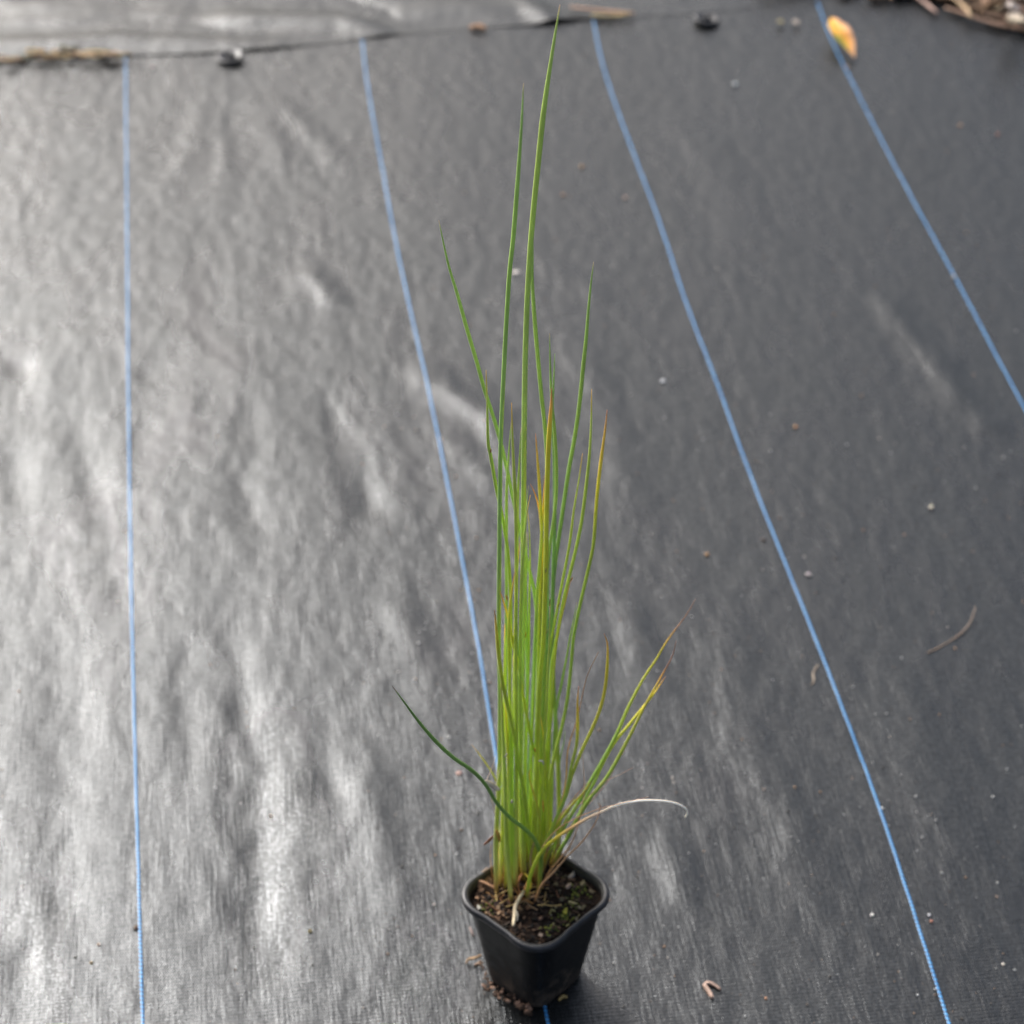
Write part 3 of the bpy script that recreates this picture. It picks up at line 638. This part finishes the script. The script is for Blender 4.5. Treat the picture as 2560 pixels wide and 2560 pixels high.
# dead litter at the base, on the soil
def litter(name, pts, r, col, sides=6, lift=.0015, flat=.5):
    P = []
    for k, (px, py, dz) in enumerate(pts):
        x, y = local(px, py, SZ + dz); P.append(Vector((x, y, (SZ if dz > .008 else soil_z(x, y)) + dz + lift)))
    V, F, C = tube(P, lambda t: r * (1 - .5 * abs(t - .5)), lambda t: [c * (1 + .15 * math.sin(11 * t)) for c in col], sides, 4, flat)
    return mesh_obj(name, V, F, dry_m, plant, True, C)
litter('dry_sheath', [(1283, 2322, .001), (1286, 2296, .003), (1290, 2268, .005), (1310, 2238, .006)], .0022, (.60, .50, .33)).data.update()
litter('dry_sheath', [(1292, 2310, .001), (1293, 2296, .003), (1288, 2282, .004)], .0012, (.66, .58, .45))
litter('dry_blade', [(1205, 2180, .003), (1222, 2170, .006), (1245, 2182, .004), (1268, 2210, .002)], .0008, (.42, .27, .15))
litter('dry_blade', [(1192, 2200, .002), (1210, 2180, .008), (1240, 2168, .010), (1290, 2172, .008)], .0006, (.40, .26, .15))
litter('dry_blade', [(1186, 2206, .002), (1210, 2216, .002), (1240, 2230, .002)], .0012, (.36, .20, .11))
litter('dry_blade', [(1330, 2180, .010), (1322, 2200, .006), (1310, 2240, .003), (1298, 2262, .001)], .0012, (.45, .22, .06))
litter('dry_blade', [(1310, 2186, .012), (1324, 2200, .014), (1326, 2222, .010), (1312, 2242, .003)], .0010, (.50, .38, .05))
litter('dry_blade', [(1316, 2180, .010), (1300, 2200, .008), (1296, 2230, .003), (1304, 2250, .001)], .0010, (.35, .15, .06))
litter('dry_blade', [(1332, 2188, .014), (1326, 2150, .028), (1335, 2110, .044)], .0012, (.50, .34, .18))
litter('dry_blade', [(1268, 2220, .003), (1256, 2190, .010), (1262, 2160, .018)], .0007, (.45, .26, .12))
for k in range(34):
    x, y = random.gauss(-.010, .013), random.gauss(-.001, .007)
    a = random.uniform(-.5, 3.6); l = random.uniform(.006, .018)
    P = [Vector((x + math.cos(a) * l * q, y + math.sin(a) * l * q * .6, soil_z(x, y) + .002 + .007 * q * random.random())) for q in (-.5, -.1, .3, .6)]
    V, F, C = tube(P, lambda t: .0006 * (1.1 - t * .6), lambda t, c=random.choice([(.40, .20, .07), (.34, .22, .12), (.46, .32, .12), (.22, .10, .05)]): c, 5, 3, .6)
    mesh_obj('dry_blade', V, F, dry_m, plant, True, C)
# soil crumbs clinging to the pot's left foot
V, F, C = [], [], []
for k in range(75):
    t = random.random() ** .8; px = 1208 + (1325 - 1208) * t; py = 2462 + (2522 - 2462) * t
    x, y = gp(px + random.gauss(0, 5), py + random.gauss(0, 5), random.uniform(0, .006))
    blob_geo(V, F, C, (x - PX, y - PY, random.uniform(.0, .006)), random.uniform(.0005, .0016), random.choice([(.10, .06, .04), (.20, .12, .08), (.05, .03, .02), (.32, .20, .14)]), (1.3, 1, .8), .4)
for k in range(28):
    t = random.random(); px = 1200 + 25 * t + random.gauss(0, 3); py = 2405 + 60 * t
    x, y = gp(px, py, .010 * (1 - t)); blob_geo(V, F, C, (x - PX, y - PY, .012 * (1 - t)), random.uniform(.0004, .0012), random.choice([(.30, .2, .14), (.16, .1, .06)]), (1, 1, 1), .4)
o = mesh_obj('clinging_crumbs', V, F, chip_m, pot, False, C, 'stuff'); o['label'] = 'brown soil crumbs clinging to the foot of the pot'

# ------------------------------------------------------------ debris lying on the fabric
def ground_z(x, y): return float(lie(x, y))
def lay_tube(name, pts, r, col, label, cat, group=None, flat=1, lift=None, zf=ground_z, taper=.3, sides=8, heights=None, m=debris_m):
    V, F, C = [], [], []; P = []; x0, y0 = gp(*pts[0])
    for k, (px, py) in enumerate(pts):
        hz = heights[k] if heights else 0
        z = zf(*gp(px, py)) + (lift if lift is not None else r * .9) + hz
        x, y = gp(px, py, z); P.append(Vector((x - x0, y - y0, z)))
    tube(P, lambda t: r * (1 - taper * abs(2 * t - 1) ** 2), lambda t: [c * (1 + .15 * math.sin(t * 13)) for c in col], sides, 4, flat, V, F, C)
    o = mesh_obj(name, V, F, m, None, True, C); o.location = (x0, y0, 0)
    return tag(o, label, cat, group)
def pebble(name, px, py, wpx, col, label, cat, group=None, sq=(1, 1, .7), zf=ground_z):
    x, y = gp(px, py); r = .66 * wpx * dist_at(px, py) / FPX / 2
    V, F, C = [], [], []; 
    bm = bmesh.new(); bmesh.ops.create_icosphere(bm, subdivisions=2, radius=1)
    for v in bm.verts:
        k = 1 + .28 * float(vnoise(np.array(v.co.x * 1.7 + px), np.array(v.co.y * 1.7 + v.co.z + py)))
        V.append((v.co.x * r * sq[0] * k, v.co.y * r * sq[1] * k, v.co.z * r * sq[2] * k)); C.append([c * random.uniform(.8, 1.2) for c in col])
    for f in bm.faces: F.append(tuple(v.index for v in f.verts))
    bm.free()
    o = mesh_obj(name, V, F, debris_m, None, True, C); o.location = (x, y, zf(x, y) + r * sq[2] * .7); o.rotation_euler = (0, 0, random.uniform(0, 3))
    return tag(o, label, cat, group)
pebble('soil_crumb', 340, 2325, 20, (.14, .09, .06), 'dark brown crumb touching the leftmost blue line near the bottom', 'crumb')
pebble('soil_crumb', 248, 2366, 13, (.42, .30, .22), 'small pale tan crumb left of the leftmost blue line, the upper of two', 'crumb')
pebble('soil_crumb', 229, 2411, 15, (.22, .16, .07), 'olive brown crumb left of the leftmost blue line, the lowest one', 'crumb')
pebble('soil_crumb', 776, 2332, 14, (.22, .18, .06), 'single olive crumb on bare fabric between the leftmost blue line and the pot', 'crumb')
pebble('soil_crumb', 1148, 1936, 24, (.30, .20, .165), 'flat pinkish brown flake on fabric beside the curved left stem', 'flake', sq=(1, 1.2, .25))
pebble('petal_scrap', 1290, 689, 27, (.75, .66, .60), 'whitish oval scrap lying behind the second tallest stem', 'scrap', sq=(1.2, .8, .25))
pebble('soil_crumb', 1908, 1350, 16, (.06, .04, .03), 'dark speck just left of the third blue line at mid height', 'crumb', sq=(.8, 1.2, .6))
pebble('soil_crumb', 1767, 1388, 17, (.40, .22, .10), 'orange brown crumb left of the third blue line, below the dark speck', 'crumb')
pebble('soil_crumb', 2329, 1266, 21, (.50, .42, .36), 'pale buff crumb on fabric right of the third blue line', 'crumb')
pebble('soil_crumb', 2022, 1436, 22, (.42, .36, .34), 'greyish pink crumb close to the right of the third blue line', 'crumb', sq=(.8, 1.3, .5))
pebble('soil_crumb', 1657, 956, 18, (.72, .72, .70), 'white grain left of the third blue line at mid height', 'grain')
pebble('soil_crumb', 1838, 209, 16, (.72, .72, .72), 'white grain between the two blue lines right of the tall stem, near the top', 'grain')
pebble('soil_crumb', 1989, 1066, 15, (.50, .26, .12), 'rusty orange crumb right of the third blue line above the folded ridge', 'crumb')
pebble('soil_crumb', 2386, 688, 15, (.55, .48, .42), 'pale crumb sitting on the rightmost blue line', 'crumb')
pebble('soil_crumb', 2180, 2288, 15, (.70, .70, .66), 'white grain left of the third blue line near the bottom', 'grain')
pebble('soil_crumb', 2323, 2288, 12, (.72, .72, .70), 'white grain right of the third blue line near the bottom', 'grain')
pebble('soil_crumb', 2328, 2304, 12, (.50, .22, .14), 'reddish crumb beside the white grain right of the third blue line', 'crumb')
pebble('soil_crumb', 2508, 2411, 13, (.70, .66, .56), 'cream grain in the bottom right corner', 'grain')
pebble('soil_crumb', 1915, 2497, 13, (.42, .22, .13), 'reddish brown crumb right of the folded dry scrap', 'crumb')
pebble('soil_crumb', 383, 177, 17, (.62, .56, .52), 'pale grain right of the leftmost blue line, by the seam', 'grain')
pebble('soil_crumb', 2118, 165, 14, (.42, .24, .15), 'brown crumb just below the fallen leaf', 'crumb')
pebble('soil_crumb', 1455, 421, 16, (.44, .28, .14), 'orange brown crumb between the tall stem and the third blue line, near the top', 'crumb')
pebble('soil_crumb', 1408, 493, 15, (.44, .27, .20), 'pinkish crumb right of the tallest stem, below the orange one', 'crumb')
pebble('soil_crumb', 1564, 496, 15, (.52, .38, .30), 'buff crumb left of the third blue line, level with the pinkish one', 'crumb')
pebble('soil_crumb', 2402, 307, 13, (.48, .28, .18), 'rusty crumb right of the rightmost blue line, left of a pair', 'crumb')
pebble('soil_crumb', 2496, 328, 12, (.50, .26, .16), 'rusty crumb right of the rightmost blue line, right of a pair', 'crumb')
# folded dry scrap
o = lay_tube('dry_scrap', [(1782, 2495), (1770, 2476), (1762, 2462), (1772, 2457), (1788, 2464), (1801, 2474)], .0019, (.46, .31, .24), 'small pinkish tan dry scrap folded into a V near the bottom edge', 'dry scrap', taper=.25, flat=.7)
lay_tube('dry_twig', [(2318, 1632), (2350, 1617), (2390, 1593), (2420, 1565), (2432, 1540), (2438, 1518)], .0007, (.26, .19, .14), 'thin curved brown grass blade lying right of the third blue line', 'dry blade', heights=[0, 0, 0, .002, .004, .006])
lay_tube('dry_twig', [(2045, 1662), (2033, 1682), (2035, 1702), (2028, 1712)], .0008, (.34, .27, .20), 'short pale wisp crossing beside the third blue line', 'dry blade')
lay_tube('dry_root', [(1165, 2408), (1172, 2398), (1190, 2394), (1203, 2388)], .0010, (.42, .27, .14), 'tan curled rootlet on the fabric left of the pot', 'rootlet', heights=[0, .003, .006, .006])
lay_tube('dry_root', [(1186, 2412), (1196, 2409), (1202, 2402)], .0009, (.40, .27, .18), 'short tan crumb of root below the curled rootlet', 'rootlet')
lay_tube('dry_scrap', [(1397, 2500), (1407, 2491), (1418, 2493)], .0014, (.36, .25, .09), 'yellow brown scrap in the shadow at the pot foot', 'dry scrap')
lay_tube('dry_scrap', [(1174, 2318), (1184, 2340)], .0010, (.22, .16, .14), 'faint brown scrap on the fabric left of the pot rim', 'dry scrap')
# straws near the seam and the mulch
def fz(x, y):
    return far_z(x, y) if y > float(seam_y(x)) and x < .34 else ground_z(x, y)
STR = (.52, .33, .20)
lay_tube('dry_straw', [(1426, 18), (1480, 24), (1540, 30), (1585, 34)], .0022, (.62, .38, .25), 'long pinkish straw lying across the seam right of the tall stem tip', 'straw', zf=fz, lift=.006)
lay_tube('dry_straw', [(1478, 38), (1520, 40), (1560, 38), (1585, 32)], .0022, (.58, .44, .20), 'shorter yellowish straw under the long pinkish one at the seam', 'straw', zf=fz, lift=.005)
lay_tube('dry_straw', [(1175, 70), (1195, 66), (1215, 72)], .0036, (.50, .27, .14), 'orange brown scrap in the seam left of the tallest stem', 'dry scrap', zf=fz, lift=.004)
lay_tube('dry_straw', [(2290, -8), (2318, 12), (2343, 33)], .0024, (.46, .30, .24), 'pinkish straw slanting in from the top edge, left of the mulch corner', 'straw', lift=.006)
lay_tube('dry_straw', [(2363, 20), (2405, 32), (2450, 48), (2510, 64), (2600, 80)], .0023, (.46, .29, .20), 'long straw bordering the mulch in the top right corner', 'straw', lift=.008)
lay_tube('dry_straw', [(2375, -12), (2400, 8), (2418, 24), (2428, 44)], .0023, (.60, .42, .24), 'curved yellow straw crossing the long one by the mulch', 'straw', lift=.013)
# straw pile in the crevice at the left
V, F, C = [], [], []
for k in range(150):
    u = random.random(); px = -120 + 430 * u; thick = (20 + 12 * math.sin(u * 31)) * math.sin(math.pi * min(1, max(.12, u * .9 + .08))) ** .8
    py = np.interp(px, [-120, 0, 100, 180, 300], [172, 162, 148, 143, 140]) - random.random() * thick
    z = random.uniform(.004, .016); x, y = gp(px, py, z)
    a = random.gauss(.05, .5); l = random.uniform(.006, .035)
    c = random.choice([(.45, .27, .12), (.58, .40, .18), (.36, .20, .10), (.10, .07, .04), (.52, .36, .24), (.66, .50, .28), (.13, .13, .06), (.05, .04, .03), (.22, .13, .07)])
    P = [Vector((x + math.cos(a) * l * q, y + math.sin(a) * l * q * .6, z + random.uniform(-.002, .003))) for q in (-.5, 0, .5)]
    tube(P, lambda t: random.uniform(.0010, .0018), lambda t: c, 5, 2, .7, V, F, C)
o = mesh_obj('straw_litter', V, F, debris_m, None, True, C, 'stuff'); tag(o, 'pile of brown dry straw caught along the seam at the left edge', 'straw')
# mulch chips
V, F, C = [], [], []
for k in range(1500):
    x = random.uniform(.32, 1.3); t = abs(random.gauss(0, .16)) if random.random() < .7 else random.uniform(0, .7)
    y = float(np.interp(x, MW[:, 0], MW[:, 1])) + t - .012 * random.random(); z = float(mulch_h(np.array(x), np.array(y), np.array(max(t, 0)))) + .006
    c = random.choice([(.52, .34, .22), (.58, .40, .28), (.36, .23, .14), (.20, .13, .08), (.70, .60, .50), (.62, .50, .32), (.36, .20, .13), (.05, .035, .025), (.30, .2, .12)])
    if random.random() < .55:
        a = random.uniform(0, 6.3); l = random.uniform(.02, .07)
        P = [Vector((x + math.cos(a) * l * q, y + math.sin(a) * l * q, z + .004 + random.uniform(-.003, .005))) for q in (-.5, 0, .5)]
        tube(P, lambda t: .0016, lambda t: c, 5, 2, .7, V, F, C)
    else: chip_geo(V, F, C, (x, y, z), random.uniform(.005, .015), c, .35, random.uniform(1, 2.4))
o = mesh_obj('wood_mulch', V, F, chip_m, None, False, C, 'stuff'); tag(o, 'brown and buff wood chip mulch in the top right corner', 'mulch')
for px, py, sz, c, lab in [(2532, 14, .016, (.50, .44, .40), 'whitish wood chip on the mulch in the top right corner, the upper one'), (2540, 52, .018, (.46, .39, .29), 'cream wood chip at the right edge, the lower one, by the long straw'), (1995, 6, .007, (.45, .38, .32), 'pale chip left of where the rightmost blue line meets the top edge'), (1955, 6, .007, (.46, .38, .18), 'yellowish chip farther left of the rightmost blue line at the top edge')]:
    V, F, C = [], [], []; chip_geo(V, F, C, (0, 0, 0), sz, c, .4, 1.5); x, y = gp(px, py, .03)
    o = mesh_obj('wood_chip', V, F, chip_m, None, False, C); o.location = (x, y, .03 if px > 2300 else ground_z(x, y) + .006); tag(o, lab, 'wood chip')

# fallen leaf
def leaf():
    ax = [(2082, 48), (2092, 66), (2103, 85), (2115, 105), (2126, 124), (2136, 145)]
    wd = [.003, .0115, .0145, .0120, .0058, .0012]; hz = [.016, .018, .016, .011, .007, .004]
    n = 24; m_ = 9; V, F, C = [], [], []; x0, y0 = gp(2110, 95)
    A = []
    for (px, py), h in zip(ax, hz):
        x, y = gp(px, py, h); A.append(Vector((x - x0, y - y0, h)))
    A = catmull(A, 5); W = np.interp(np.linspace(0, 5, len(A)), range(6), wd)
    for i, p in enumerate(A):
        tan = (A[min(i + 1, len(A) - 1)] - A[max(i - 1, 0)]).normalized(); side = tan.cross(Vector((.10, 0, 1))).normalized(); nrm = side.cross(tan)
        for k in range(m_):
            q = k / (m_ - 1) * 2 - 1; u = i / (len(A) - 1)
            V.append(tuple(p + side * q * W[i] + nrm * (.22 * abs(q) ** 1.6 * W[i] + .0006 * math.sin(i + q * 5))))
            c = lerp_stops([(-1, (.95, .50, .05)), (-.2, (.92, .48, .06)), (.1, (.95, .45, .04)), (.5, (.85, .38, .10)), (1, (.72, .42, .26))], -q)
            e = max(0, u - .72) / .28; c = [a * (1 - e) + b * e for a, b in zip(c, (.42, .20, .10))]
            if u > .45 and u < .8 and q > .3: c = [.55, .52, .05]
            C.append(c)
    for i in range(len(A) - 1):
        for k in range(m_ - 1): a = i * m_ + k; F.append((a, a + 1, a + m_ + 1, a + m_))
    o = mesh_obj('fallen_leaf', V, F, leaf_m, None, True, C); o.location = (x0, y0, ground_z(x0, y0) + .004)
    s = o.modifiers.new('thickness', 'SOLIDIFY'); s.thickness = .0006
    # midrib
    Vr, Fr, Cr = tube([tuple(p) for p in A], lambda t: .0007, lambda t: (.62, .36, .12), 5, 1); mesh_obj('midrib', Vr, Fr, leaf_m, o, True, Cr)
    tag(o, 'curled orange and yellow fallen leaf beside the rightmost blue line', 'leaf')
leaf()

# round plastic heads of the fabric pegs
def peg(px, py, label, tilt):
    x, y = gp(px, py); root = bpy.data.objects.new('fabric_peg', None); COL.objects.link(root); root.location = (x, y, ground_z(x, y) + .002)
    root.rotation_euler = tilt; root.scale = (.88, .88, .75); tag(root, label, 'peg', 'round black pegs along the seam')
    prof = [(.006, .0015), (.0065, .004), (.011, .0048), (.0155, .0075), (.0175, .0080), (.0190, .0065), (.0192, .003), (.0180, .0005), (.006, 0)]
    n = 28; rings = [[(r * math.cos(2 * math.pi * k / n), r * math.sin(2 * math.pi * k / n), z) for k in range(n)] for r, z in prof]
    V, F = loft(rings); mesh_obj('washer', V, F, peg_m, root)
    prof = [(.0058, .001), (.0058, .009), (.0050, .0108), (.0030, .0112), (.0028, .006)]
    rings = [[(r * math.cos(2 * math.pi * k / n) + .002, r * math.sin(2 * math.pi * k / n), z) for k in range(n)] for r, z in prof]
    V, F = loft(rings, False, True); mesh_obj('peg_head', V, F, peg_m, root)
peg(577, 158, 'round black plastic peg head on the seam, left of the plant', (R(5), R(-4), 0))
peg(1765, 53, 'round black plastic peg head on the seam, right of the plant', (R(4), R(5), .6))

# fine grit all over the fabric
V, F, C = [], [], []
for k in range(1500):
    px = random.uniform(-500, 3060) if random.random() < .25 else random.uniform(900, 2560) ; py = random.uniform(60, 2700)
    x, y = gp(px, py)
    if abs(x - PX) < .04 and abs(y - PY) < .05: continue
    r = random.choice([.0003, .0004, .0005, .0006, .0009]) * random.uniform(.8, 1.3)
    c = random.choice([(.60, .60, .58), (.45, .45, .43), (.34, .24, .18), (.40, .25, .15), (.16, .11, .08), (.5, .45, .4), (.07, .06, .05)])
    blob_geo(V, F, C, (x, y, ground_z(x, y) + r * .6), r, c, (1, 1, .7), .3)
o = mesh_obj('grit', V, F, debris_m, None, False, C, 'stuff'); tag(o, 'fine pale and brown grit scattered over the black fabric', 'grit')
SC.render.resolution_x = 1024; SC.render.resolution_y = 1024
